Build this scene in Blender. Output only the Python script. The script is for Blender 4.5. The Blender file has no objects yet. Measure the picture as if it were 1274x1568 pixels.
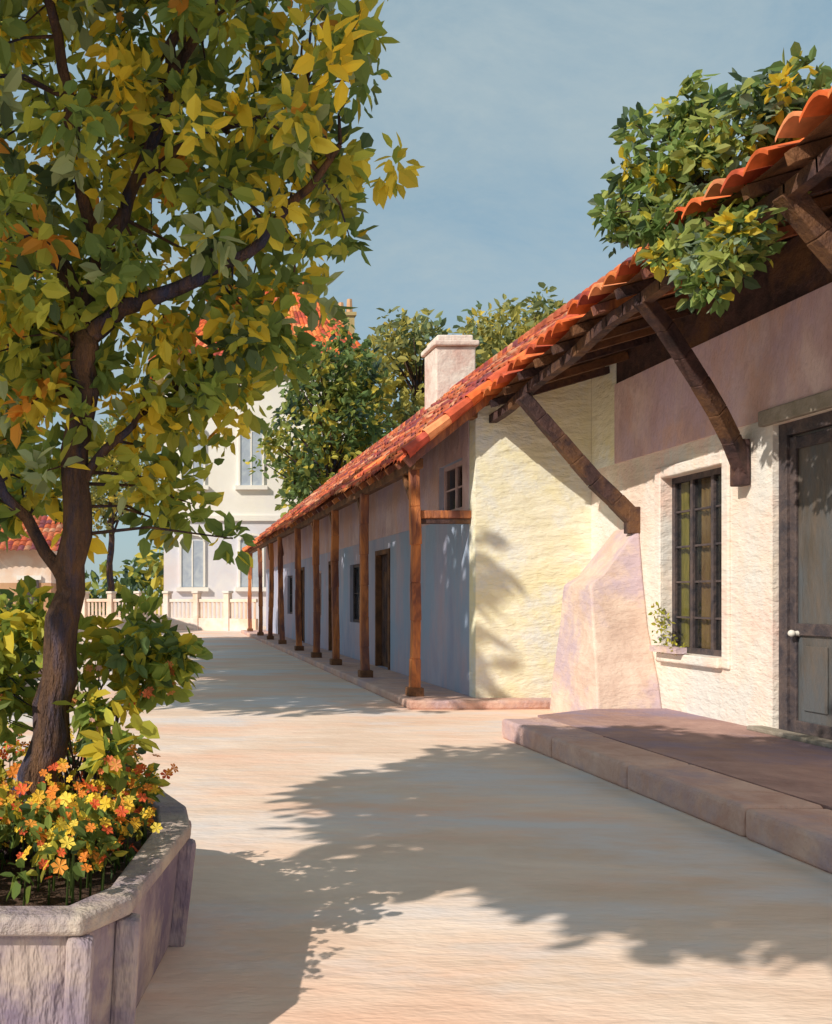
import bpy, math, random, bmesh
import numpy as np
from mathutils import Vector
random.seed(7)
R = np.random.default_rng(11)
scene = bpy.context.scene
D = bpy.data

# ---------------------------------------------------------------- helpers
def link(o, parent=None):
    scene.collection.objects.link(o)
    if parent is not None: o.parent = parent
    return o
def empty(name, loc=(0,0,0)):
    e = D.objects.new(name, None); e.empty_display_size = .3; e.location = loc
    return link(e)

def pmat(name, c1, c2, scale=2.0, stretch=(1,1,1), rough=.85, bump=.3, bscale=14, bstretch=None, c3=None, spec=.25, detail=4, lo=.35, hi=.65, c4=None):
    m = D.materials.new(name); m.use_nodes = True
    nt = m.node_tree; N = nt.nodes; L = nt.links
    b = N['Principled BSDF']; b.inputs['Roughness'].default_value = rough
    b.inputs['Specular IOR Level'].default_value = spec
    tc = N.new('ShaderNodeTexCoord')
    mp = N.new('ShaderNodeMapping'); mp.inputs['Scale'].default_value = stretch
    L.new(tc.outputs['Object'], mp.inputs['Vector'])
    n = N.new('ShaderNodeTexNoise'); n.inputs['Scale'].default_value = scale; n.inputs['Detail'].default_value = detail
    n.inputs['Roughness'].default_value = .62; n.inputs['Distortion'].default_value = .6
    L.new(mp.outputs[0], n.inputs['Vector'])
    r = N.new('ShaderNodeValToRGB'); e = r.color_ramp.elements
    e[0].position = lo; e[0].color = (*c1, 1); e[1].position = hi; e[1].color = (*c2, 1)
    L.new(n.outputs['Fac'], r.inputs['Fac'])
    col = r.outputs['Color']
    for cc,k,off in ((c3,.33,0),(c4,.55,7.3)):
        if cc is None: continue
        m3 = N.new('ShaderNodeMapping'); m3.inputs['Location'].default_value=(off,off,off); m3.inputs['Scale'].default_value=stretch
        L.new(tc.outputs['Object'], m3.inputs['Vector'])
        n3 = N.new('ShaderNodeTexNoise'); n3.inputs['Scale'].default_value = scale*k; n3.inputs['Detail'].default_value = 5
        n3.inputs['Roughness'].default_value = .7
        L.new(m3.outputs[0], n3.inputs['Vector'])
        r3 = N.new('ShaderNodeValToRGB'); r3.color_ramp.elements[0].position = .48; r3.color_ramp.elements[1].position = .62
        L.new(n3.outputs['Fac'], r3.inputs['Fac'])
        mx = N.new('ShaderNodeMix'); mx.data_type = 'RGBA'
        L.new(r3.outputs['Color'], mx.inputs['Factor']); L.new(col, mx.inputs['A']); mx.inputs['B'].default_value = (*cc, 1)
        col = mx.outputs['Result']
    L.new(col, b.inputs['Base Color'])
    if bump > 0:
        mp2 = N.new('ShaderNodeMapping'); mp2.inputs['Scale'].default_value = bstretch or stretch
        L.new(tc.outputs['Object'], mp2.inputs['Vector'])
        n2 = N.new('ShaderNodeTexNoise'); n2.inputs['Scale'].default_value = bscale; n2.inputs['Detail'].default_value = 4
        n2.inputs['Roughness'].default_value = .65
        L.new(mp2.outputs[0], n2.inputs['Vector'])
        bp = N.new('ShaderNodeBump'); bp.inputs['Strength'].default_value = bump; bp.inputs['Distance'].default_value = .06
        L.new(n2.outputs['Fac'], bp.inputs['Height']); L.new(bp.outputs[0], b.inputs['Normal'])
    return m

def amat(name, rough=.6, trans=0.0, noise=.25, nscale=8):
    m = D.materials.new(name); m.use_nodes = True
    nt = m.node_tree; N = nt.nodes; L = nt.links
    b = N['Principled BSDF']; b.inputs['Roughness'].default_value = rough; b.inputs['Specular IOR Level'].default_value = .25
    a = N.new('ShaderNodeAttribute'); a.attribute_name = 'Col'
    out = a.outputs['Color']
    if noise > 0:
        tc = N.new('ShaderNodeTexCoord'); n = N.new('ShaderNodeTexNoise'); n.inputs['Scale'].default_value = nscale
        n.inputs['Detail'].default_value = 3
        L.new(tc.outputs['Object'], n.inputs['Vector'])
        mr = N.new('ShaderNodeMapRange'); mr.inputs['To Min'].default_value = 1-noise*2; mr.inputs['To Max'].default_value = 1+noise*2
        L.new(n.outputs['Fac'], mr.inputs['Value'])
        vm = N.new('ShaderNodeVectorMath'); vm.operation = 'SCALE'
        L.new(out, vm.inputs[0]); L.new(mr.outputs[0], vm.inputs['Scale']); out = vm.outputs[0]
    L.new(out, b.inputs['Base Color'])
    if trans > 0:
        t = N.new('ShaderNodeBsdfTranslucent'); L.new(out, t.inputs['Color'])
        mx = N.new('ShaderNodeMixShader'); mx.inputs[0].default_value = trans
        L.new(b.outputs[0], mx.inputs[1]); L.new(t.outputs[0], mx.inputs[2])
        L.new(mx.outputs[0], N['Material Output'].inputs['Surface'])
    return m

class MB:
    def __init__(s): s.v=[]; s.f=[]; s.m=[]; s.c=[]; s.mats=[]; s.n=0
    def add(s, v, f, mat, col=(1,1,1)):
        if mat not in s.mats: s.mats.append(mat)
        mi = s.mats.index(mat)
        v = np.asarray(v, float).reshape(-1,3)
        s.v.append(v); s.f += [tuple(int(i)+s.n for i in q) for q in f]; s.m += [mi]*len(f)
        c = np.asarray(col, float)
        if c.ndim == 1: c = np.tile(c, (len(v),1))
        s.c.append(c); s.n += len(v)
    def box(s, x0,x1,y0,y1,z0,z1, mat, col=(1,1,1)):
        v=[(x,y,z) for z in (z0,z1) for y in (y0,y1) for x in (x0,x1)]
        s.add(v, [(0,2,3,1),(4,5,7,6),(0,1,5,4),(2,6,7,3),(0,4,6,2),(1,3,7,5)], mat, col)
    def beam(s, a, b, w, h, mat, up=(0,0,1), w2=None):
        a=Vector(a); b=Vector(b); d=(b-a).normalized(); u=Vector(up)
        sd=d.cross(u)
        if sd.length<1e-3: sd=d.cross(Vector((0,1,0)))
        sd.normalize(); uu=sd.cross(d).normalized()
        v=[]
        for p,k in ((a,1),(b,(w2 or 1))):
            for i,j in ((-1,-1),(1,-1),(1,1),(-1,1)): v.append(tuple(p+sd*(i*w/2*k)+uu*(j*h/2*k)))
        s.add(v,[(0,3,2,1),(4,5,6,7),(0,1,5,4),(1,2,6,5),(2,3,7,6),(3,0,4,7)],mat)
    def poly(s, pts, z0, z1, mat):
        n=len(pts); v=[(x,y,z0) for x,y in pts]+[(x,y,z1) for x,y in pts]
        s.add(v,[tuple(range(n,2*n)),tuple(range(n-1,-1,-1))]+[(i,(i+1)%n,n+(i+1)%n,n+i) for i in range(n)],mat)
    def tube(s, pts, rad, mat, seg=7, col=(1,1,1)):
        pts=[Vector(p) for p in pts]; v=[]; f=[]
        ref=Vector((.3,.9,.2)); 
        for i,p in enumerate(pts):
            d=(pts[min(i+1,len(pts)-1)]-pts[max(i-1,0)]).normalized()
            a=d.cross(ref); 
            if a.length<.05: a=d.cross(Vector((1,0,0)))
            a.normalize(); b=d.cross(a)
            for k in range(seg):
                t=2*math.pi*k/seg; v.append(tuple(p+(a*math.cos(t)+b*math.sin(t))*rad[i]))
        for i in range(len(pts)-1):
            for k in range(seg):
                f.append((i*seg+k,i*seg+(k+1)%seg,(i+1)*seg+(k+1)%seg,(i+1)*seg+k))
        f.append(tuple(range((len(pts)-1)*seg,len(pts)*seg)))
        s.add(v,f,mat,col)
    def leaves(s, centers, rads, per, size, palette, mat, up=.5, flat=1.0, weights=None, coh=.6):
        centers=np.asarray(centers,float); K=len(centers)
        rads=np.broadcast_to(np.asarray(rads,float),(K,))
        n=K*per; ci=np.repeat(np.arange(K),per)
        d=R.normal(size=(n,3)); d/=np.linalg.norm(d,axis=1)[:,None]
        rr=R.random(n)**.5
        off=d*rr[:,None]*rads[ci][:,None]; off[:,2]*=flat
        p=centers[ci]+off
        ln=R.normal(size=(n,3))*.8+d*.9; ln[:,2]-=.25
        ln/=np.linalg.norm(ln,axis=1)[:,None]
        nr=R.normal(size=(n,3)); nr[:,2]+=up*2
        w=np.cross(ln,nr); w/=np.linalg.norm(w,axis=1)[:,None]; nn=np.cross(w,ln)
        L_=size*(.6+.8*R.random(n)); W=L_*(.45+.25*R.random(n))
        def P(a,b,c): return p+ln*(a*L_)[:,None]+w*(b*W)[:,None]+nn*(c*W)[:,None]
        o=np.ones(n)
        V=np.stack([P(0*o,0*o,0*o),P(.3*o,.45*o,.16*o),P(.68*o,.4*o,.1*o),P(o,0*o,-.12*o),P(.68*o,-.4*o,.1*o),P(.3*o,-.45*o,.16*o)],1).reshape(-1,3)
        pal=np.asarray(palette,float)
        cl=R.choice(len(pal),K,p=weights); li=R.choice(len(pal),n,p=weights)
        pick=np.where(R.random(n)<coh,cl[ci],li)
        c=pal[pick]*(.7+.6*R.random((n,1)))
        C=np.repeat(c,6,axis=0)
        base=np.arange(n)*6
        F=np.concatenate([np.stack([base,base+1,base+2,base+3],1),np.stack([base,base+3,base+4,base+5],1)])
        s.add(V,F.tolist(),mat,C)
    def build(s, name, parent=None, smooth=False, loc=None):
        me=D.meshes.new(name); V=np.concatenate(s.v)
        me.from_pydata(V.tolist(),[],s.f)
        for m in s.mats: me.materials.append(m)
        me.polygons.foreach_set('material_index',s.m)
        if smooth: me.polygons.foreach_set('use_smooth',[True]*len(s.f))
        a=me.color_attributes.new('Col','FLOAT_COLOR','POINT')
        C=np.concatenate(s.c); C=np.concatenate([C,np.ones((len(C),1))],1).astype(np.float32)
        a.data.foreach_set('color',C.ravel())
        me.update()
        o=D.objects.new(name,me)
        return link(o,parent)

def bevel(o,w=.01,seg=2):
    b=o.modifiers.new('bevel','BEVEL'); b.width=w; b.segments=seg; b.limit_method='ANGLE'
    return o

# ---------------------------------------------------------------- materials
M_ground = pmat('earth',(.38,.28,.20),(.50,.38,.29),scale=.6,bump=.3)
M_grass  = pmat('verge_grass',(.10,.14,.04),(.22,.24,.07),scale=3,bump=.8,bscale=30)
M_street = pmat('pale_worn_paving',(.72,.54,.42),(.88,.71,.59),scale=1.2,stretch=(.45,1,1),bump=.55,bscale=3.5,bstretch=(.6,1.5,1),c3=(.84,.55,.41),c4=(.72,.66,.64),rough=.9,detail=7)
M_kerb   = pmat('kerb_stone',(.58,.35,.28),(.72,.50,.41),scale=3,bump=.5,bscale=12,c3=(.50,.36,.37))
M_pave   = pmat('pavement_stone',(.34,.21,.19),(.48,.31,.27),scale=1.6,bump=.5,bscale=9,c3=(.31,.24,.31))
M_cream  = pmat('cream_plaster',(.78,.68,.57),(.87,.79,.70),scale=2.2,stretch=(1,1,.6),bump=.6,bscale=5,bstretch=(1,1,2.2),c3=(.82,.62,.54),c4=(.74,.72,.68))
M_white  = pmat('yellowish_white_plaster',(.80,.76,.56),(.88,.86,.72),scale=2.0,bump=.7,bscale=3.5,bstretch=(.8,.8,2.0),c3=(.84,.79,.52),c4=(.78,.80,.76))
M_pinkup = pmat('mauve_plaster_and_shade',(.54,.36,.38),(.76,.58,.57),scale=2.2,stretch=(1,1,.55),bump=.7,bscale=6,bstretch=(1,1.3,.7),c3=(.60,.45,.54),c4=(.68,.45,.41))
M_butt   = pmat('pinkish_plaster',(.62,.46,.38),(.78,.62,.52),scale=3,bump=.6,bscale=4,bstretch=(1,1,2.2),c3=(.54,.43,.48))
M_blue   = pmat('shade_blue_plaster',(.34,.37,.52),(.50,.48,.58),scale=1.6,stretch=(1,1,.35),bump=.5,bscale=6,bstretch=(1,1,.4),c3=(.50,.41,.49),c4=(.34,.43,.58))
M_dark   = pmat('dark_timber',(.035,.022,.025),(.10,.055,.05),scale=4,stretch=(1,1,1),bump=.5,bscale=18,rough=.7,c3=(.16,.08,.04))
M_brown  = pmat('brown_timber',(.10,.05,.03),(.24,.11,.05),scale=3,bump=.5,bscale=16,rough=.75)
M_orange = pmat('orange_brown_timber',(.18,.065,.045),(.62,.22,.07),scale=3,stretch=(1,1,.3),bump=.6,bscale=12,rough=.7,lo=.38,hi=.58,c3=(.16,.08,.08))
M_frame  = pmat('weathered_frame_paint',(.05,.045,.055),(.12,.09,.085),scale=6,bump=.4,rough=.55)
M_green  = pmat('yellow_green_curtain',(.38,.36,.06),(.62,.54,.10),scale=6,stretch=(1,3,.4),bump=.4)
M_amber  = pmat('amber_curtain',(.32,.19,.07),(.50,.34,.13),scale=6,stretch=(1,3,.3),bump=.4)
M_lintel = pmat('grey_lintel_stone',(.26,.23,.18),(.38,.33,.28),scale=4,bump=.4)
M_doorp  = pmat('door_panel',(.09,.075,.06),(.17,.13,.10),scale=3,stretch=(1,1,.3),bump=.3,rough=.4,spec=.5,c3=(.10,.11,.12))
M_knob   = pmat('porcelain',(.7,.68,.62),(.8,.78,.72),bump=0,rough=.25,spec=.5)
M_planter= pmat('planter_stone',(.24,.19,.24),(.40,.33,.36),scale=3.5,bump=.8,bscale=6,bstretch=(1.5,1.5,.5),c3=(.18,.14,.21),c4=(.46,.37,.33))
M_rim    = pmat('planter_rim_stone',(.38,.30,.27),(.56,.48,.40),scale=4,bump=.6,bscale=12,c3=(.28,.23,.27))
M_soil   = pmat('soil',(.05,.03,.02),(.10,.06,.04),scale=8,bump=1,bscale=20)
M_bark   = pmat('bark',(.04,.028,.03),(.16,.085,.045),scale=5,stretch=(2,2,.5),bump=1,bscale=14,c3=(.045,.05,.10),rough=.9)
M_chim   = pmat('chimney_plaster',(.70,.58,.52),(.84,.76,.68),scale=2,bump=.7,bscale=4,c3=(.66,.46,.40))
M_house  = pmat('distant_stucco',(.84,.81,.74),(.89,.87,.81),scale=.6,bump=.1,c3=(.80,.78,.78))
M_houselo= pmat('distant_shade_blue_stucco',(.66,.67,.76),(.80,.79,.80),scale=.6,bump=.1,c3=(.74,.68,.70))
M_trim   = pmat('ochre_trim',(.44,.33,.15),(.54,.43,.22),scale=1,bump=.1)
M_shut   = pmat('shutter_blue_grey',(.54,.62,.68),(.68,.74,.78),scale=2,bump=.1)
M_dwin   = pmat('distant_window_pane',(.36,.42,.52),(.50,.56,.62),scale=2,bump=0,rough=.3,spec=.5)
M_peach  = pmat('peach_wall_plaster',(.80,.58,.44),(.88,.74,.62),scale=1,bump=.2,c3=(.84,.76,.72))
M_rust   = pmat('terracotta_wall',(.50,.26,.14),(.62,.38,.22),scale=1,bump=.2)
M_tile = amat('clay_tile',rough=.75,noise=.35,nscale=7)
M_leaf = amat('leaf',rough=.55,trans=.5,noise=0)
M_petal= amat('petal',rough=.6,trans=.3,noise=0)
gm = D.materials.new('window_glass'); gm.use_nodes=True
g=gm.node_tree.nodes['Principled BSDF']; g.inputs['Base Color'].default_value=(.02,.025,.03,1); g.inputs['Roughness'].default_value=.08
g.inputs['Alpha'].default_value=.3
gn=gm.node_tree.nodes.new('ShaderNodeTexNoise'); gn.inputs['Scale'].default_value=2
gb=gm.node_tree.nodes.new('ShaderNodeBump'); gb.inputs['Strength'].default_value=.08
gm.node_tree.links.new(gn.outputs[0],gb.inputs['Height']); gm.node_tree.links.new(gb.outputs[0],g.inputs['Normal'])
M_glass=gm

# ---------------------------------------------------------------- ground
b=MB(); b.add([(-600,-600,0),(600,-600,0),(600,600,0),(-600,600,0)],[(0,1,2,3)],M_ground); b.build('ground')
b=MB()
L0=[(-9,-12),(-9,34),(-12,42),(-22,50),(-45,58)]; R0=[(13,-12),(13,40),(9,52),(-4,62),(-40,72)]
V=[(x,y,.004) for x,y in L0]+[(x,y,.004) for x,y in R0]
b.add(V,[(i,5+i,6+i,i+1) for i in range(4)],M_street); b.build('street')
edge=[(-3.6,8.5),(-3.1,12),(-2.6,17),(-2.5,23),(-3.2,28),(-4.8,32.5),(-7.5,36),(-11,38.5)]
vg=empty('verge')
b=MB(); ins=[(x-.18,y-.05) for x,y in edge]
b.poly(ins+[(-14,38.3),(-14,8.4)],0,.12,M_grass); b.build('grass_bed',vg)
b=MB()
for i in range(len(edge)-1):
    a=edge[i]; c=edge[i+1]; b.beam((a[0]-.08,a[1],.075),(c[0]-.08,c[1],.075),.2,.15,M_kerb)
bevel(b.build('verge_kerb',vg),.02)

pv=empty('pavement')
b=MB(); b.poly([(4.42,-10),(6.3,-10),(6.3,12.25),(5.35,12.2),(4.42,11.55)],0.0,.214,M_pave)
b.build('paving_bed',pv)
b=MB(); y=-9.9; 
while y<11.0:
    L_=random.uniform(1.1,1.9); y1=min(y+L_,11.15)
    dz=random.uniform(-.014,.012); dx=random.uniform(-.02,.02)
    b.box(3.86+dx,4.41,y+.012,y1,0,.22+dz,M_kerb); y=y1+.012
b.add([(3.88,11.17,0),(4.42,11.17,0),(4.42,11.54,0),(3.88,11.17,.2),(4.42,11.17,.2),(4.42,11.54,.2)],[(3,4,5),(0,3,5,2),(0,1,4,3),(1,2,5,4)],M_kerb)
bevel(b.build('kerb',pv),.035,3)

b=MB(); b.poly([(3.5,13.95),(4.75,13.95),(6.3,14.1),(6.3,14.4),(4.6,14.4),(4.6,44.5),(3.5,44.5)],0,.13,M_kerb)
bevel(b.build('arcade_pavement'),.03,2)

# ---------------------------------------------------------------- tiled roof generator
TP=[(.74,.17,.05),(.68,.12,.04),(.82,.24,.07),(.54,.10,.045),(.76,.28,.12),(.46,.08,.05),(.80,.16,.04)]
TD=[(.42,.10,.05),(.32,.06,.055),(.52,.15,.07),(.60,.28,.16),(.22,.06,.07),(.48,.10,.04),(.64,.17,.06)]
def tile_roof(mb, f, n, rows, amp=.055, seg=6, step=.035, jitter=.02, bright=99, far=None):
    for r in range(rows):
        V=[];C=[];F=[]
        v0=r/rows-.10/rows; v1=(r+1)/rows
        for t in range(n):
            col=np.array(random.choice(TP if r<bright else TD))*random.uniform(.7,1.15)
            jx=random.uniform(-jitter,jitter); base=len(V)
            for k in range(seg+1):
                a=k/seg; h=amp*math.sin(math.pi*a)
                u=(t+a)/n
                p0=f(u,v0+jx/rows*2); p1=f(u,v1)
                V+= [(p0[0],p0[1],p0[2]+h+step+jx),(p1[0],p1[1],p1[2]+h*.85)]
                C+= [col,col]
            for k in range(seg):
                F.append((base+2*k,base+2*k+2,base+2*k+3,base+2*k+1))
            nb=len(V)
            for k in range(seg+1):
                a=k/seg; h=amp*math.sin(math.pi*a); p0=f((t+a)/n,v0+jx/rows*2)
                V.append((p0[0],p0[1],p0[2]+h+step+jx-.035)); C.append(col*.8)
            for k in range(seg):
                F.append((base+2*k,nb+k,nb+k+1,base+2*k+2))
        mb.add(V,F,M_tile,np.array(C))

def wall_x(mb,x0,x1,y0,y1,z0,z1,ops,mat):
    y=y0
    for (a,c,za,zb) in sorted(ops):
        if a>y: mb.box(x0,x1,y,a,z0,z1,mat)
        if za>z0: mb.box(x0,x1,a,c,z0,za,mat)
        if zb<z1: mb.box(x0,x1,a,c,zb,z1,mat)
        y=c
    if y<y1: mb.box(x0,x1,y,y1,z0,z1,mat)

def window_x(name,parent,x,ya,yb,za,zb,cols=2,rows=4,fm=M_frame,curtain=None):
    b=MB(); t=.07
    b.box(x,x+.08,ya,ya+t,za,zb,fm); b.box(x,x+.08,yb-t,yb,za,zb,fm)
    b.box(x,x+.08,ya+t,yb-t,zb-t,zb,fm); b.box(x,x+.08,ya+t,yb-t,za,za+t,fm)
    for i in range(1,cols):
        y=ya+(yb-ya)*i/cols; b.box(x+.002,x+.07,y-.028,y+.028,za+t,zb-t,fm)
    for c in range(cols):
        y0=ya+(yb-ya)*c/cols+.05; y1=ya+(yb-ya)*(c+1)/cols-.05
        for r in range(1,rows):
            z=za+(zb-za)*r/rows; b.box(x+.012,x+.05,y0,y1,z-.012,z+.012,fm)
    b.box(x+.03,x+.034,ya+t,yb-t,za+t,zb-t,M_glass)
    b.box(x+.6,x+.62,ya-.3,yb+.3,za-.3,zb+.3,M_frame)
    if curtain:
        for (c0,c1,mt) in curtain:
            yy0=ya+(yb-ya)*c0; yy1=ya+(yb-ya)*c1; n=14; V=[];F=[]
            for i in range(n+1):
                y=yy0+(yy1-yy0)*i/n; xx=x+.10+.025*math.sin(i*1.7)
                V+=[(xx,y,za+.02),(xx,y,zb-.02)]
            for i in range(n): F.append((2*i,2*i+2,2*i+3,2*i+1))
            b.add(V,F,mt)
    return b.build(name,parent)

# ---------------------------------------------------------------- NEAR BUILDING
hb=empty('plaster_house')
eys=[-8,2,6.74,9.2,10.6,12.5,14.4]; ezs=[5.0,5.0,4.97,4.84,4.74,4.56,4.38]
def ez(y): return float(np.interp(y,eys,ezs))+.022*math.sin(y*3.1)
PN=.30
win=(11.0,12.35,.92,3.1); door=(8.35,10.12,.22,3.38)
b=MB()
wall_x(b,6.3,6.65,-8,14.4,0,3.46,[win,door,(3.5,5.0,.92,3.1)],M_cream)
b.box(6.302,6.65,13.62,14.4,3.46,4.9,M_white)
b.box(6.28,6.65,-8,13.62,3.46,4.56,M_pinkup)  # mauve colour stands in for the eave's shade on this band
b.box(6.31,6.65,-8,13.62,4.56,5.2,M_dark)  # deep shade below the eave, built as a solid band in timber colour
b.build('street_wall',hb)
b=MB()
V=[(4.6,14.4,0),(6.3,14.4,0),(6.3,14.4,5.7),(4.6,14.4,4.4)]
V+=[(x,14.7,z) for x,y,z in V]
b.add(V,[(0,1,2,3),(7,6,5,4),(0,3,7,4),(3,2,6,7),(1,5,6,2)],M_white)
V=[(6.66,14.4,0),(12,14.4,0),(12,14.4,3.9),(8,14.4,7.1),(6.66,14.4,6.05)]
V+=[(x,14.7,z) for x,y,z in V]
b.add(V,[(0,1,2,3,4),(9,8,7,6,5),(0,4,9,5),(4,3,8,9),(3,2,7,8),(2,1,6,7)],M_white)
b.build('end_wall',hb)
b=MB()
for (y0,y1,z0,z1) in ((10.86,10.998,.80,3.24),(12.352,12.49,.80,3.24),(10.998,12.352,3.102,3.24)):
    b.box(6.265,6.45,y0,y1,z0,z1,M_cream)
b.box(6.22,6.45,10.998,12.352,.80,.918,M_cream)
bevel(b.build('window_surround',hb),.02,3)
window_x('window',hb,6.42,*win,cols=3,rows=5,curtain=[(.0,.22,M_green),(.38,.60,M_amber),(.84,1.0,M_green)])
window_x('window_rear',hb,6.42,3.5,5.0,.92,3.1,cols=2,rows=5,curtain=[(.0,.4,M_green)])
b=MB(); b.box(6.34,6.415,11.002,11.07,.93,3.09,M_green); bevel(b.build('window_jamb',hb),.008)
b=MB(); x=6.42; ya,yb,za,zb=door
b.box(x-.06,x+.1,yb-.13,yb,za,zb,M_frame); b.box(x-.06,x+.1,ya,ya+.13,za,zb,M_frame); b.box(x-.06,x+.1,ya+.13,yb-.13,zb-.13,zb,M_frame)
b.box(x,x+.05,ya+.13,yb-.13,za,zb-.13,M_doorp)
mid=(ya+yb)/2
for s0,s1 in ((ya+.13,mid-.005),(mid+.005,yb-.13)):
    b.box(x-.03,x-.002,s0,s0+.10,za+.02,zb-.15,M_frame); b.box(x-.03,x-.002,s1-.10,s1,za+.02,zb-.15,M_frame)
    for z in (za+.02,za+1.0,zb-.28): b.box(x-.03,x-.002,s0+.1,s1-.1,z,z+.12,M_frame)
    b.box(x-.018,x-.004,s0+.2,s1-.2,za+.25,za+.9,M_doorp)
bevel(b.build('door',hb),.01)
me=D.meshes.new('door_knob'); q=bmesh.new(); bmesh.ops.create_uvsphere(q,u_segments=16,v_segments=10,radius=.035); 
r_=bmesh.ops.create_cone(q,cap_ends=True,segments=12,radius1=.02,radius2=.03,depth=.06)
for v in r_['verts']: v.co=Vector((v.co.z+.05,v.co.y,v.co.x))
q.to_mesh(me); q.free(); me.materials.append(M_knob)
o=link(D.objects.new('door_knob',me),hb); o.location=(6.33,9.86,1.24)
b=MB(); b.box(6.24,6.5,8.2,10.28,3.385,3.55,M_lintel); b.box(6.12,6.3,8.2,10.28,.21,.26,M_lintel); bevel(b.build('door_lintel',hb),.015)
b=MB()
def fn(u,v):
    y=-8+22.45*u; x=4.55+(8-4.55)*v; return (x,y,ez(y)+PN*(x-4.6)+.0)
tile_roof(b,fn,72,10,amp=.085,jitter=.05,step=.05)
b.build('roof_tiles',hb,smooth=False)
b=MB(); ys=np.linspace(-8,14.38,60); V=[];F=[]
for y in ys:
    for x,dz in ((4.66,-.03),(8,-.03),(12,-1.6)):
        V.append((x,y,(ez(y)+PN*(min(x,8)-4.6)+dz)))
for i in range(len(ys)-1):
    F+=[(3*i,3*i+1,3*i+4,3*i+3),(3*i+1,3*i+2,3*i+5,3*i+4)]
b.add(V,F,M_brown)
for i in range(len(ys)-1):
    b.beam((4.85,ys[i],ez(ys[i])-.17),(4.85,ys[i+1]+.02,ez(ys[i+1])-.17),.11,.12,M_dark)
y=-7.6
while y<14.3:
    b.beam((4.64,y,ez(y)-.075),(6.3,y,ez(y)+PN*1.68-.1),.09,.1,random.choice([M_brown,M_dark,M_dark,M_orange])); y+=.55
b.build('roof_underside',hb)
b=MB()
b.box(11.7,12,-8,14.4,0,3.9,M_cream); b.box(6.65,11.7,-8,-7.7,0,4.9,M_cream)
b.build('rear_walls',hb)
b=MB()
def bracket(a,c,sag=.0,w=.15,h=.19):
    a=Vector(a); c=Vector(c); prev=a
    for i in range(1,7):
        t=i/6; p=a.lerp(c,t); p.x+= sag*math.sin(math.pi*t)+random.gauss(0,.008); p.z+= sag*math.sin(math.pi*t)*.7+random.gauss(0,.008)
        b.beam(prev,p,w,h*(1.15-.3*t),M_dark); prev=p
bracket((6.27,13.0,2.62),(4.78,13.0,4.28),-.04)
bracket((6.25,10.55,2.98),(4.82,9.85,4.60),.07,w=.13,h=.17)
bracket((6.25,7.6,2.5),(4.82,7.6,4.75),.12)
bracket((6.25,4.6,2.6),(4.82,4.6,4.75),.12)
b.box(6.15,6.32,12.92,13.08,2.45,2.8,M_dark); b.box(6.15,6.28,10.47,10.63,2.8,3.3,M_dark)
bevel(b.build('roof_brackets',hb),.012)

# buttress
b=MB()
def ring(x0,y0,y1,z,zin=None): return [(x0,y0,z),(6.3,y0,zin or z),(6.3,y1,zin or z),(x0,y1,z)]
st=[ring(5.46,12.30,13.85,0),ring(5.50,12.42,13.83,.5),ring(5.58,12.70,13.78,1.2),ring(5.61,12.84,13.75,1.70,1.86)]
V=[p for s_ in st for p in s_]
V+=[(5.62,12.88,1.78),(6.3,12.94,2.55),(6.3,13.65,2.55),(5.62,13.73,1.78)]
V+=[(5.80,12.90,1.90),(5.80,13.70,1.90)]
F=[]
for i in range(3):
    for k in range(4): F.append((4*i+k,4*i+(k+1)%4,4*i+4+(k+1)%4,4*i+4+k))
F+=[(12,13,17,20,16),(15,12,16,19),(14,15,19,21,18),(13,14,18,17),(16,20,21,19),(20,17,18,21)]
b.add(V,F,M_butt)
o=b.build('buttress',hb); bevel(o,.03,3)

# ---------------------------------------------------------------- ARCADE BUILDING
ab=empty('arcade_building')
b=MB()
dops=[(19.9,21.2,.13,2.6),(26.0,27.2,.13,2.6),(32,33.2,.13,2.6),(38,39.2,.13,2.6)]
wops=[(15.0,16.3,2.95,3.75),(22.6,24.2,1.0,2.4),(28.6,30.2,1.0,2.4),(35,36.4,1.0,2.4)]
wall_x(b,4.6,4.9,14.7,44,0,4.38,dops+wops,M_blue)  # part of the arcade's violet-blue shade is put into this wall colour
b.box(4.9,12,43.7,44,0,4.6,M_cream); b.box(11.7,12,14.7,43.7,0,3.9,M_cream)
b.add([(4.6,44.003,4.38),(12,44.003,3.9),(8,44.003,7.1),(4.6,43.7,4.38),(12,43.7,3.9),(8,43.7,7.1)],[(0,1,2),(5,4,3)],M_cream)
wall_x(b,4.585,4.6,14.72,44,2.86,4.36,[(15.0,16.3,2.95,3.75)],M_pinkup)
b.build('arcade_wall',ab)
for i,w in enumerate(wops): window_x('arcade_window_%d'%(i+1),ab,4.68,*w,cols=2,rows=2,fm=M_frame if i%2 else M_pinkup)
b=MB()
for (a,c,z0,z1) in dops:
    b.box(4.70,4.74,a,c,z0,z1,M_dark); b.box(4.57,4.69,a,a+.1,z0,z1,M_brown); b.box(4.57,4.69,c-.1,c,z0,z1,M_brown); b.box(4.57,4.69,a+.1,c-.1,z1-.1,z1,M_brown)
    for k in range(4): b.box(4.68,4.698,a+.14+k*.26,a+.36+k*.26,z0+.1,z1-.15,M_dark)
b.build('arcade_doors',ab)
b=MB()
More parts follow.
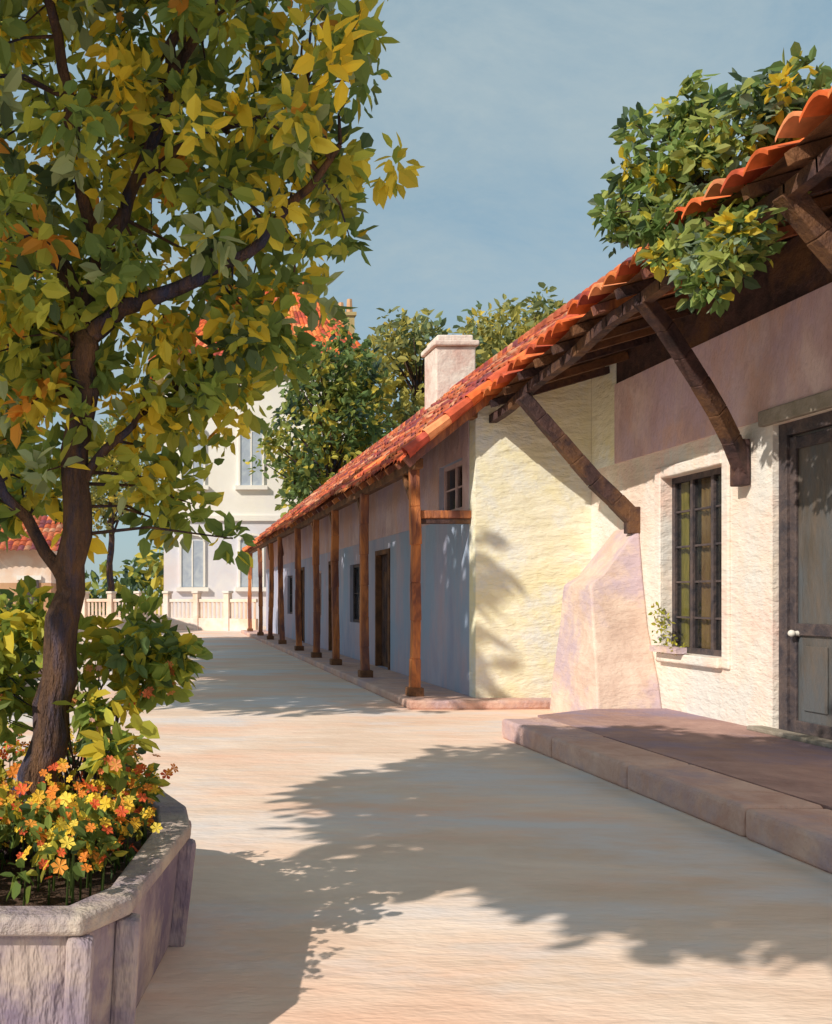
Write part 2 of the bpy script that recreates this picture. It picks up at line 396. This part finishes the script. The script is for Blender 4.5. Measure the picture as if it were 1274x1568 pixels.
for i,y in enumerate([14.65,18.1,21.4,24.0,27.2,31.0,34.4,38.0,42.5]):
    w=.15; x=3.75+random.uniform(-.03,.03); px_,py_=x,y
    for k in range(6):
        z0=.12+3.4*k/6; z1=.12+3.4*(k+1)/6
        nx=px_+random.gauss(-.006 if i==0 else 0,.012); ny=py_+random.gauss(0,.01); sc=random.uniform(.92,1.1)
        b.beam((px_,py_,z0),(nx,ny,z1+.003),w*sc,w*sc,M_orange,up=(0,1,0),w2=.97); px_,py_=nx,ny
    b.box(x-.12,x+.12,y-.12,y+.12,.12,.26,M_brown)
    b.beam((x,y,2.95),(x,y+.6,3.48),.09,.1,M_brown)
b.beam((3.68,14.65,2.84),(4.6,14.65,2.84),.12,.12,M_orange)
b.beam((3.68,14.65,2.74),(4.6,14.65,2.74),.08,.08,M_dark)
b.beam((3.75,14.35,3.57),(3.75,43.9,3.57),.14,.15,M_brown)
b.beam((4.5,14.2,4.28),(4.5,14.42,4.28),.14,.15,M_brown)
bevel(b.build('arcade_posts',ab),.015)
def zr(x): return 3.69+.80*(x-3.55)
b=MB()
def fa(u,v):
    y=14.12+29.9*u; x=3.52+(8-3.52)*v; return (x,y,zr(x)+.03*math.sin(y*1.3)+.04*math.sin(y*.5+x))
tile_roof(b,fa,112,17,amp=.06,bright=3,jitter=.035)
def fb(u,v):
    y=14.12+29.9*u; x=12.4-(12.4-8)*v; return (x,y,7.25-.8*(x-8))
tile_roof(b,fb,112,6,seg=2)
y=14.1
while y<44:
    col=np.array(random.choice(TD))*random.uniform(.8,1.1)
    b.tube([(8,y,7.24),(8,y+.36,7.28)],[.12,.14],M_tile,seg=8,col=col); y+=.33
xx=3.48
while xx<8:
    col=np.array(random.choice(TP))*random.uniform(.9,1.2)
    b.tube([(xx,14.1,zr(xx)+.05),(xx+.36,14.1,zr(xx+.36)+.03)],[.10,.08],M_tile,seg=8,col=col); xx+=.31
b.build('roof_tiles',ab)
b=MB()
b.add([(3.6,14.15,zr(3.6)-.05),(8,14.15,zr(8)-.05),(8,43.98,zr(8)-.05),(3.6,43.98,zr(3.6)-.05),(12.4,14.15,3.66),(12.4,43.98,3.66)],[(0,3,2,1),(1,2,5,4)],M_brown)
y=14.22
while y<43.9:
    b.beam((3.55,y,zr(3.55)-.1),(4.7,y,zr(4.7)-.1),.08,.1,M_orange); y+=.7
b.beam((3.5,14.14,zr(3.5)-.11),(6.6,14.14,zr(6.6)-.11),.05,.16,M_orange)
b.build('roof_timbers',ab)
b=MB(); b.box(7.5,8.6,26.9,28.1,6.0,8.5,M_chim); b.box(7.42,8.68,26.8,28.2,8.5,8.66,M_chim); b.box(7.55,8.55,26.95,28.05,8.66,8.84,M_chim)
bevel(b.build('chimney',ab),.05,3)

# ---------------------------------------------------------------- DISTANT TOWN HOUSE
th=empty('town_house')
b=MB(); b.box(0,10.6,55,66,0,5.9,M_houselo); b.box(.01,10.59,55.01,66,6.2,14.4,M_house)  # blue of the lower storey is shade put into the stucco colour
b.box(-.15,10.75,54.85,66,5.9,6.2,M_house)
b.build('walls',th)
b=MB(); b.box(-.5,11.1,54.5,66.5,14.4,14.95,M_trim); b.build('cornice',th)
b=MB()
c=[(-.8,54.2,14.9),(11.5,54.2,14.9),(11.5,67,14.9),(-.8,67,14.9)]; r1=(5.2,60,20.9); r2=(8.6,60,20.9)
def quadf(A,B,C_,D_):
    A,B,C_,D_=map(np.array,(A,B,C_,D_))
    return lambda u,v: tuple((A*(1-u)+B*u)*(1-v)+(D_*(1-u)+C_*u)*v)
for q4 in ((c[0],c[1],r2,r1),(c[1],c[2],r2,r2),(c[2],c[3],r1,r2),(c[3],c[0],r1,r1)):
    tile_roof(b,quadf(*[tuple(map(float,z)) for z in q4]),36,12,seg=3,amp=.09)
b.build('roof',th)
b=MB(); b.box(10.2,11.1,57,58,15.2,18.0,M_trim); b.box(10.1,11.2,56.9,58.1,18.0,18.2,M_trim)
b.tube([(10.4,57.5,18.2),(10.4,57.5,18.9)],[.2,.15],M_rust); b.tube([(10.9,57.5,18.2),(10.9,57.5,19.1)],[.2,.15],M_rust); b.build('chimney',th)
b=MB()
for fx in (1.0,4.3,7.8):
    for z0,z1,mt in ((7.9,10.9,M_house),(2.2,4.8,M_houselo)):
        b.box(fx,fx+1.2,54.93,54.99,z0,z1,M_dwin)
        # arched head
        for k in range(6):
            a0=math.pi*k/6; a1=math.pi*(k+1)/6; cxx=fx+.6
            b.beam((cxx+.68*math.cos(a0),54.9,z1+.35*math.sin(a0)),(cxx+.68*math.cos(a1),54.9,z1+.35*math.sin(a1)),.12,.14,M_house,up=(0,1,0))
        b.box(fx+.56,fx+.64,54.9,54.928,z0,z1,M_house)
        b.box(fx-.12,fx-.01,54.88,54.99,z0,z1,M_house); b.box(fx+1.21,fx+1.32,54.88,54.99,z0,z1,M_house)
        b.box(fx-.3,fx+1.5,54.75,54.99,z0-.25,z0-.02,M_house)
b.build('windows',th)

b=MB()
P0=Vector((4.4,46.2,0)); P1=Vector((-13,57,0)); dr=(P1-P0).normalized()
for k in range(7):
    a=P0+dr*(k*1.7); c_=P0+dr*(k*1.7+1.42); d_=P0+dr*(k*1.7+1.7)
    b.beam((a.x,a.y,.3),(c_.x,c_.y,.3),.28,.6,M_peach); b.beam((a.x,a.y,1.45),(c_.x,c_.y,1.45),.2,.16,M_peach)
    for j in range(6):
        q_=a+dr*(.12+j*.235); b.beam((q_.x,q_.y,.6),(q_.x,q_.y,1.37),.12,.1,M_peach,up=(0,1,0))
    b.beam((c_.x,c_.y,.9),(d_.x,d_.y,.9),.4,1.8,M_peach)
    b.beam((c_.x-dr.x*.04,c_.y-dr.y*.04,1.86),(d_.x+dr.x*.04,d_.y+dr.y*.04,1.86),.5,.12,M_cream)
bevel(b.build('garden_fence'),.02)
lh=empty('terracotta_house')
b=MB(); b.box(-15,-4.6,40,47,0,2.2,M_rust); b.box(-15,-4.6,40.01,47,2.2,3.6,M_peach); b.build('walls',lh)
TP_save=TP; TP=TD
b=MB(); tile_roof(b,lambda u,v:(-15.5+11.4*u,39.5+4*v,3.5+1.7*v),44,8,seg=4)
tile_roof(b,lambda u,v:(-15.5+11.4*u,47.5-4*v,3.5+1.7*v),44,6,seg=3); b.build('roof',lh)
TP=TP_save
b=MB()
for xx in (-13,-10.4,-7.8,-5.9):
    b.box(xx,xx+.8,39.93,39.99,.9,2.3,M_frame); b.box(xx-.1,xx+.9,39.9,39.985,2.32,2.5,M_house)
b.build('windows',lh)

# ---------------------------------------------------------------- PLANTER
pl=empty('stone_planter')
out=[(-2.0,3.2),(-.27,3.2),(-.12,3.42),(.11,4.5),(.10,4.9),(-.02,5.32),(-.3,5.72),(-.9,5.95),(-1.8,5.9),(-2.4,5.0),(-2.35,3.7)]
cx=np.mean([p[0] for p in out]); cy=np.mean([p[1] for p in out])
def inset(p,d):
    v=Vector((cx-p[0],cy-p[1])); v.normalize(); return (p[0]+v.x*d,p[1]+v.y*d)
b=MB(); n=len(out)
def ringwall(mb,d0,d1,z0,z1,mat,taper=0):
    A=[inset(p,d0+taper) for p in out]; A2=[inset(p,d0) for p in out]; B=[inset(p,d1) for p in out]
    V=[(x,y,z0) for x,y in A]+[(x,y,z1) for x,y in A2]+[(x,y,z0) for x,y in B]+[(x,y,z1) for x,y in B]; F=[]
    for i in range(n):
        j=(i+1)%n
        F+=[(i,j,n+j,n+i),(n+i,n+j,3*n+j,3*n+i),(3*n+i,3*n+j,2*n+j,2*n+i),(2*n+i,2*n+j,j,i)]
    mb.add(V,F,mat)
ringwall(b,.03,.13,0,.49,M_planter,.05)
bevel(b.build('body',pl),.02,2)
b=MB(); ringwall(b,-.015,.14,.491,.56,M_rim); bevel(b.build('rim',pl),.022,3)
b=MB()
for p in out:
    q0=inset(p,-.01); q1=inset(p,.06)
    b.beam((q1[0],q1[1],0),(q0[0]*.8+q1[0]*.2,q0[1]*.8+q1[1]*.2,.49),.09,.08,M_planter,up=(0,1,0))
bevel(b.build('corner_ribs',pl),.02)
b=MB(); I=[inset(p,.12) for p in out]; b.add([(x,y,.46) for x,y in I]+[(cx,cy,.5)],[(i,(i+1)%n,n) for i in range(n)],M_soil); b.build('soil',pl)

# ---------------------------------------------------------------- MAIN TREE
PAL=[(.20,.29,.08),(.31,.39,.08),(.48,.50,.08),(.74,.62,.08),(.86,.64,.06),(.10,.15,.07),(.78,.36,.06),(.38,.46,.24)]
PW=[.18,.20,.20,.15,.08,.08,.03,.08]
tr=empty('street_shade_tree',(0,0,0))
b=MB()
def wob(pts,rad,seg=9,sub=4,amp=.015):
    P=[];Q=[]
    for i in range(len(pts)-1):
        for k in range(sub):
            t=k/sub; p=Vector(pts[i]).lerp(Vector(pts[i+1]),t)
            if i+k>0: p+=Vector((random.gauss(0,amp),random.gauss(0,amp),0))
            P.append(p); Q.append((rad[i]*(1-t)+rad[i+1]*t)*random.uniform(.93,1.07))
    P.append(Vector(pts[-1])); Q.append(rad[-1]); return P,Q
limbs=[
 ([(-.62,4.3,.4),(-.57,4.3,.65),(-.50,4.3,1.0),(-.44,4.3,1.5),(-.39,4.3,2.0),(-.355,4.3,2.5),(-.35,4.3,2.75)],[.125,.10,.083,.072,.064,.06,.055]),
 ([(-.35,4.3,2.7),(-.18,4.25,2.86),(.1,4.2,2.93),(.34,4.15,3.05),(.55,4.1,3.25),(.72,4.0,3.45)],[.048,.04,.032,.026,.02,.012]),
 ([(-.36,4.3,2.7),(-.42,4.4,3.0),(-.58,4.5,3.25),(-.80,4.6,3.5),(-1.2,4.4,4.1),(-1.9,4.0,4.8),(-2.5,3.8,5.2)],[.05,.045,.04,.036,.033,.03,.015]),
 ([(-.35,4.3,2.72),(-.28,4.35,3.1),(-.12,4.4,3.5),(.02,4.35,3.9),(.15,4.3,4.5),(.2,4.3,5.2)],[.048,.038,.03,.026,.022,.012]),
 ([(-.28,4.35,3.1),(-.4,4.2,3.6),(-.45,4.1,4.1),(-.5,4.1,4.8)],[.032,.028,.022,.015]),
 ([(-.12,4.4,3.5),(.15,4.5,3.7),(.4,4.5,3.8),(.65,4.5,3.95)],[.025,.02,.015,.008]),
 ([(.02,4.35,3.9),(.3,4.2,4.3),(.6,4.1,4.6)],[.025,.02,.01]),
 ([(-.42,4.3,1.65),(-.6,4.3,1.95),(-.75,4.25,2.15),(-1.0,4.2,2.25)],[.036,.027,.02,.012]),
 ([(-.39,4.3,2.05),(-.25,4.3,2.25),(-.1,4.35,2.4),(.05,4.4,2.5)],[.026,.02,.014,.008]),
 ([(-.36,4.3,2.4),(-.5,4.4,2.6),(-.75,4.5,2.8),(-1.0,4.5,2.85)],[.028,.022,.016,.01]),
 ([(-.45,4.1,4.1),(-1.0,3.6,4.7),(-1.6,3.0,5.2),(-2.2,2.4,5.6)],[.035,.03,.022,.012]),
 ([(-1.2,4.4,4.1),(-1.8,5.0,4.8),(-2.4,5.6,5.3)],[.03,.025,.012]),
]
LP=[]
for p,r in limbs:
    P,Q=wob(p,r); b.tube(P,Q,M_bark,seg=9 if r[0]>.08 else 7); LP+=P
for a in range(5):
    t=a*1.3; b.tube([(-.6,4.3,.75),(-.6+.12*math.cos(t),4.3+.12*math.sin(t),.5),(-.6+.24*math.cos(t),4.3+.24*math.sin(t),.42)],[.065,.055,.02],M_bark)
CL=[(-.55,4.05,.32),(-.2,4.05,.36),(.2,4.1,.34),(.55,4.05,.28),(.76,3.75,.25),(.86,4.15,.2),(.42,3.7,.3),(0,3.72,.28),(-.42,3.65,.32),(-.65,3.4,.24),
(-.3,3.28,.25),(.08,3.3,.25),(.44,3.35,.24),(.74,3.48,.18),(-.45,3.05,.2),(.24,3.08,.2),(.55,3.02,.17),(-.6,2.85,.2),(.46,2.78,.15),(.16,2.68,.19),(-.12,2.4,.19),
(.17,2.44,.17),(-.55,2.5,.24),(-.02,2.16,.18),(.14,2.0,.13),(-.22,2.62,.13),(-.55,2.22,.18),(.28,2.56,.13),(-.75,3.0,.22),(-.8,3.8,.3),(-.68,2.65,.2),(.03,2.95,.15),(-.7,2.05,.14),(.38,2.66,.10),(-.5,2.75,.15),(-.18,2.95,.12),
(-.35,4.5,.4),(.1,4.6,.4),(.5,4.5,.35),(-.2,5.0,.42),(.3,5.0,.4),(-.6,4.8,.4),(0,5.45,.4),(.65,4.85,.3),(-.9,4.4,.35),(-.4,5.4,.35)]
cen=[];rad=[]
for (x,z,r) in CL:
    k=max(3,int(100*r*r)+4)
    dy=.85 if z>2.9 else .4
    for _ in range(k):
        d=np.array([random.gauss(0,.55),0,random.gauss(0,.5)])*r
        yy=4.45+random.uniform(-dy,dy)*(1.0 if z>3.2 else .8)
        cen.append((x+d[0],yy,z+d[2])); rad.append(random.uniform(.06,.12))
def twigs(mb,cs,pr):
    for c_ in cs:
        if random.random()<pr:
            q_=min(LP,key=lambda p:(p-Vector(c_)).length+ (0 if p.z<c_[2]+.1 else .3))
            m_=q_.lerp(Vector(c_),.5)+Vector((random.gauss(0,.03),random.gauss(0,.03),.04))
            mb.tube([q_,m_,Vector(c_)],[.009,.006,.003],M_bark,seg=4)
twigs(b,cen,.5)
cen2=[];rad2=[]
while len(cen2)<560:  # unseen crown mass added left of the view to fill the foreground shadow
    x=random.uniform(-4.5,-.5); y=random.uniform(.2,6.4); z=random.uniform(3.9,6.8)
    if ((x+2.4)/2.1)**2+((y-3.2)/2.9)**2+((z-5.3)/1.45)**2<1.0 and x< -.167*y-.25:
        cen2.append((x,y,z)); rad2.append(random.uniform(.18,.28))
twigs(b,cen2,.2)
b.build('trunk_and_branches',tr,smooth=True)
b=MB(); b.leaves(cen,rad,24,.092,PAL,M_leaf,up=.35,weights=PW,coh=.7)
b.leaves(cen2,rad2,22,.22,PAL,M_leaf,up=.5,weights=PW); b.build('foliage',tr)
print('clusters',len(cen))

# ---------------------------------------------------------------- generic trees
def make_tree_meshes(name,H,tr0,crown,ncl,per,size,clr,pal,w,seed):
    random.seed(seed)
    cz,rx,rz=crown
    b=MB(); P,Q=wob([(0,0,0),(.1,.05,H*.25),(-.05,.1,H*.5),(.05,0,H*.75)],[tr0,tr0*.75,tr0*.6,tr0*.35],amp=tr0*.15)
    b.tube(P,Q,M_bark,seg=9); cs=[];rs=[]
    for i in range(ncl):
        while True:
            d=Vector((random.uniform(-1,1),random.uniform(-1,1),random.uniform(-1,1)))
            if .25<d.length<1: break
        lump=1+.18*math.sin(3*math.atan2(d.y,d.x)+seed)+.12*math.sin(5*d.z+seed)
        cs.append((d.x*rx*lump,d.y*rx*lump,cz+d.z*rz)); rs.append(clr*random.uniform(.6,1.25))
    for c_ in cs[::3]:
        z0=min(max(c_[2]-rz*.5,H*.25),H*.72); q_=min(P,key=lambda p:abs(p.z-z0))
        m_=q_.lerp(Vector(c_),.5)+Vector((0,0,.12*rz*.5))
        b.tube([q_,m_,Vector(c_)],[tr0*.28,tr0*.15,tr0*.04],M_bark,seg=5)
    t=b.build(name+'_trunk',smooth=True)
    b=MB(); b.leaves(cs,rs,per,size,pal,M_leaf,up=.4,weights=w,coh=.75); l=b.build(name+'_foliage')
    return t,l
def place(t,l,name,loc,rot=0,s=1,first=False):
    e=empty(name,loc); e.rotation_euler=(0,0,rot); e.scale=(s,s,s)
    for src,nm in ((t,'trunk'),(l,'foliage')):
        if first: src.name=nm; src.parent=e
        else:
            o=D.objects.new(nm,src.data); link(o,e)
st1=make_tree_meshes('shade',10.5,.22,(8.3,2.7,3.0),180,38,.36,.6,PAL,PW,5)  # tree row added past the left edge to shade the arcade and street
for i,(x,y,r,s) in enumerate([(-5.6,11.0,0,1),(-5.9,15.5,1.3,1.05),(-5.6,20.0,2.9,1.03),(-5.9,24.6,4.1,1.05),(-6.6,29.4,5.3,1.0)]):
    place(*st1,'street_shade_tree',(x,y,.1),r,s,first=(i==0))
PAL2=[(.11,.17,.07),(.16,.24,.08),(.27,.32,.08),(.07,.12,.09),(.56,.50,.09),(.66,.54,.09)]
W2=[.22,.25,.20,.08,.15,.10]
bt=make_tree_meshes('back',15,.4,(9.8,3.2,6.0),140,40,.42,.9,PAL2,W2,9)
place(*bt,'background_tree',(8.3,48.5,0),0,.96,first=True)
PAL3=[(.26,.29,.12),(.37,.37,.13),(.52,.46,.12),(.68,.53,.10),(.19,.26,.14)]
bo=make_tree_meshes('yellowing',17,.4,(13,4.2,4.6),110,40,.46,1.0,PAL3,[.26,.26,.24,.12,.12],21)
place(*bo,'yellowing_tree',(13.8,53,0),0,.95,first=True)
place(*bo,'yellowing_tree',(21.5,60,0),1,1.12)
place(*bo,'yellowing_tree',(26.0,64,0),2.2,1.10)
place(*bo,'yellowing_tree',(-3.2,60,0),3.0,.7)
place(*bt,'background_tree',(-8.5,54,0),4.0,.75)
random.seed(3)
b=MB(); cs=[];rs=[]
for i in range(320):
    x=random.uniform(-70,90); cs.append((x,95+random.uniform(-6,6),random.uniform(0,5.5+2*math.sin(x*.2)))); rs.append(random.uniform(1.2,2.2))
b.leaves(cs,rs,22,1.2,PAL2,M_leaf); b.build('distant_trees')
# shrubs lining the outside of the bend
b=MB(); cs=[];rs=[]
for i in range(90):
    t=random.random(); x=-3.6-9*t; y=34+6*t*t+random.uniform(-.6,.6); cs.append((x-1.0,y,random.uniform(.3,1.5))); rs.append(random.uniform(.3,.5))
b.leaves(cs,rs,22,.26,PAL2,M_leaf); b.build('hedge')

# ---------------------------------------------------------------- vine over the eave
b=MB(); cs=[];rs=[]
blob=[(4.95,9.1,6.0,.36),(4.7,9.0,5.6,.40),(5.15,8.9,5.4,.42),(4.45,9.3,5.25,.28),(5.3,8.6,5.9,.38),(5.0,8.8,5.0,.34),(5.45,8.5,5.7,.34),(4.6,8.6,4.75,.26),(4.75,8.2,4.55,.24),(4.55,8.9,5.0,.25),(4.6,8.3,4.3,.18),(4.62,8.0,4.65,.18),(5.6,8.6,5.9,.25),(4.9,8.3,4.8,.2),(4.5,7.75,4.45,.14)]
for (x,y,z,r) in blob:
    for _ in range(int(120*r*r)+4):
        cs.append((x+random.gauss(0,.5)*r,y+random.gauss(0,.6)*r,z+random.gauss(0,.5)*r)); rs.append(random.uniform(.08,.15))
for c_ in cs[::3]:
    b.tube([(5.3,9.0,5.0),((5.3+c_[0])/2,(9+c_[1])/2,(5.3+c_[2])/2),c_],[.02,.012,.004],M_bark,seg=4)
b.tube([(5.3,9,5.0),(6.4,9.2,5.45),(8.0,9.4,5.95),(9.5,9.5,5.3),(12.3,9.6,3.2),(12.4,9.6,0)],[.03,.04,.05,.06,.07,.08],M_bark)
PV=[(.15,.24,.07),(.24,.34,.10),(.08,.13,.07),(.40,.46,.13),(.68,.60,.09),(.78,.60,.06),(.29,.38,.26)]
b.leaves(cs,rs,22,.125,PV,M_leaf,weights=[.20,.22,.12,.17,.11,.06,.12],coh=.7)
b.build('climbing_vine')

# ---------------------------------------------------------------- planter planting
def blooms(mb,pts,size,pal,per=6):
    for p in pts:
        c=np.array(random.choice(pal))*random.uniform(.85,1.15)
        nrm=Vector((random.gauss(0,.5),random.gauss(-.6,.4),random.uniform(.3,1))).normalized()
        a=nrm.orthogonal().normalized(); q=nrm.cross(a); s=size*random.uniform(.6,1.25)
        V=[tuple(p)];F=[]
        for k in range(per):
            t=2*math.pi*k/per
            for dt,rr,up in ((-.42,.75,.2),(0,1,.12),(.42,.75,.2)):
                V.append(tuple(Vector(p)+(a*math.cos(t+dt)+q*math.sin(t+dt))*s*rr+nrm*s*up))
            F.append((0,1+3*k,2+3*k,3+3*k))
        mb.add(V,F,M_petal,c)
sh=MB(); cs=[];rs=[]
for (x,y,z,r) in [(-.62,4.5,1.5,.15),(-.35,4.6,1.42,.15),(-.12,4.55,1.38,.14),(.02,4.5,1.28,.10),(-.12,4.5,1.18,.11),(-.72,4.4,1.25,.13),(-.30,4.2,1.08,.08),(-.22,4.05,.98,.07),(-.85,4.5,1.4,.2),(-.78,4.6,1.1,.16),(.08,4.45,1.38,.07)]:
    for _ in range(int(260*r*r)+4):
        cs.append((x+random.gauss(0,.5)*r,y+random.gauss(0,.8)*r,z+random.gauss(0,.45)*r)); rs.append(random.uniform(.05,.09))
for c_ in cs[::3]:
    bx=-.38+random.gauss(0,.07); by=4.7+random.gauss(0,.06)
    sh.tube([(bx,by,.48),(bx*.7+c_[0]*.3,by*.7+c_[1]*.3,.5*(.6+c_[2])+.08),c_],[.006,.005,.002],M_bark,seg=4)
sh.leaves(cs,rs,16,.09,[(.24,.33,.07),(.36,.43,.08),(.52,.52,.08),(.12,.19,.07),(.72,.58,.06)],M_leaf,weights=[.25,.28,.22,.11,.14],coh=.7)
bp=[random.choice(cs) for _ in range(80)]
blooms(sh,[(p[0]+random.gauss(0,.02),p[1]-.08,p[2]-.04) for p in bp if p[2]<1.35],.024,[(.86,.14,.06),(.86,.24,.10),(.88,.34,.12),(.88,.5,.45)])
sh.build('flowering_shrub')
fl=MB(); cs=[];rs=[]
for _ in range(230):
    while True:
        x=random.uniform(-1.5,.0); y=random.uniform(3.40,5.5)
        if x< -.13+ (min(y,4.5)-3.4)*.20-.13-max(0,y-4.7)*.3: break
    h=random.uniform(.05,.30); cs.append((x,y,.5+h)); rs.append(.06)
    fl.tube([(x,y,.46),(x+.01,y,.5+h)],[.005,.003],M_leaf,seg=4,col=(.08,.12,.03))
fl.leaves(cs,rs,14,.06,[(.14,.21,.05),(.22,.29,.06),(.46,.44,.06),(.07,.12,.05)],M_leaf,weights=[.35,.3,.2,.15])
pts=[]
for c_ in cs:
    for _ in range(7): pts.append((c_[0]+random.gauss(0,.05),c_[1]+random.gauss(0,.05),c_[2]+random.uniform(-.03,.10)))
blooms(fl,pts,.027,[(.88,.62,.05),(.86,.54,.05),(.88,.28,.04),(.85,.14,.05),(.88,.68,.10),(.88,.36,.06)])
fl.build('flower_bed')
ws=MB(); b2=[(6.2,y,z) for y,z in [(12.2,1.0),(12.0,1.08),(12.25,1.2),(12.1,1.3),(11.8,.98),(12.3,1.42)]]
ws.box(6.13,6.26,11.7,12.34,.925,1.0,M_butt)
ws.leaves(b2,.09,24,.05,[(.22,.32,.06),(.60,.58,.08),(.44,.46,.06)],M_leaf)
ws.build('window_box')

# ---------------------------------------------------------------- light, sky
el=math.radians(35); hx,hy=.82,.572
w=D.worlds.new('World'); scene.world=w; w.use_nodes=True
N=w.node_tree.nodes; L=w.node_tree.links; bg=N['Background']; bg.inputs['Strength'].default_value=.15
sky=N.new('ShaderNodeTexSky'); sky.sky_type='NISHITA'; sky.sun_disc=False
sky.sun_elevation=el; sky.sun_rotation=math.atan2(-hx,-hy); sky.air_density=1.0; sky.dust_density=.8; sky.ozone_density=1.4
tc=N.new('ShaderNodeTexCoord')
def cloud(rot,sc,scale,p0,p1,c0,c1,dist,rg=.6):
    mp=N.new('ShaderNodeMapping'); mp.inputs['Rotation'].default_value=rot; mp.inputs['Scale'].default_value=sc
    L.new(tc.outputs['Generated'],mp.inputs['Vector'])
    n=N.new('ShaderNodeTexNoise'); n.inputs['Scale'].default_value=scale; n.inputs['Detail'].default_value=8; n.inputs['Roughness'].default_value=rg; n.inputs['Distortion'].default_value=dist
    L.new(mp.outputs[0],n.inputs['Vector'])
    r=N.new('ShaderNodeValToRGB'); r.color_ramp.elements[0].position=p0; r.color_ramp.elements[0].color=(c0,c0,c0,1); r.color_ramp.elements[1].position=p1; r.color_ramp.elements[1].color=(c1,c1,c1,1)
    L.new(n.outputs['Fac'],r.inputs['Fac']); return r.outputs['Color']
m1=N.new('ShaderNodeMix'); m1.data_type='RGBA'; m1.inputs['B'].default_value=(1.75,2.8,3.3,1); m1.inputs['Factor'].default_value=.7
L.new(sky.outputs[0],m1.inputs['A'])
m2=N.new('ShaderNodeMix'); m2.data_type='RGBA'; m2.inputs['B'].default_value=(2.9,3.55,3.8,1)
L.new(m1.outputs['Result'],m2.inputs['A']); L.new(cloud((.2,.9,.4),(1.5,1.9,2.4),2.0,.36,.68,.08,.85,.5,.7),m2.inputs['Factor'])
L.new(m2.outputs['Result'],bg.inputs['Color'])
sl=D.lights.new('sun','SUN'); sl.energy=4.5; sl.angle=math.radians(.5); sl.color=(1,.90,.77)
so=link(D.objects.new('sun',sl)); so.rotation_euler=Vector((hx*math.cos(el),hy*math.cos(el),-math.sin(el))).to_track_quat('-Z','Y').to_euler()
so.location=(-20,-12,20)

cam=D.cameras.new('camera'); co=link(D.objects.new('camera',cam)); co.location=(0,0,1.6); co.rotation_euler=(math.radians(90),0,0)
cam.sensor_fit='VERTICAL'; cam.sensor_height=36; cam.lens=36*1500/1568; cam.shift_x=387/1568; cam.shift_y=131/1568; cam.clip_end=2000; cam.clip_start=.05
scene.camera=co
scene.view_settings.view_transform='Standard'; scene.view_settings.look='None'; scene.view_settings.exposure=0
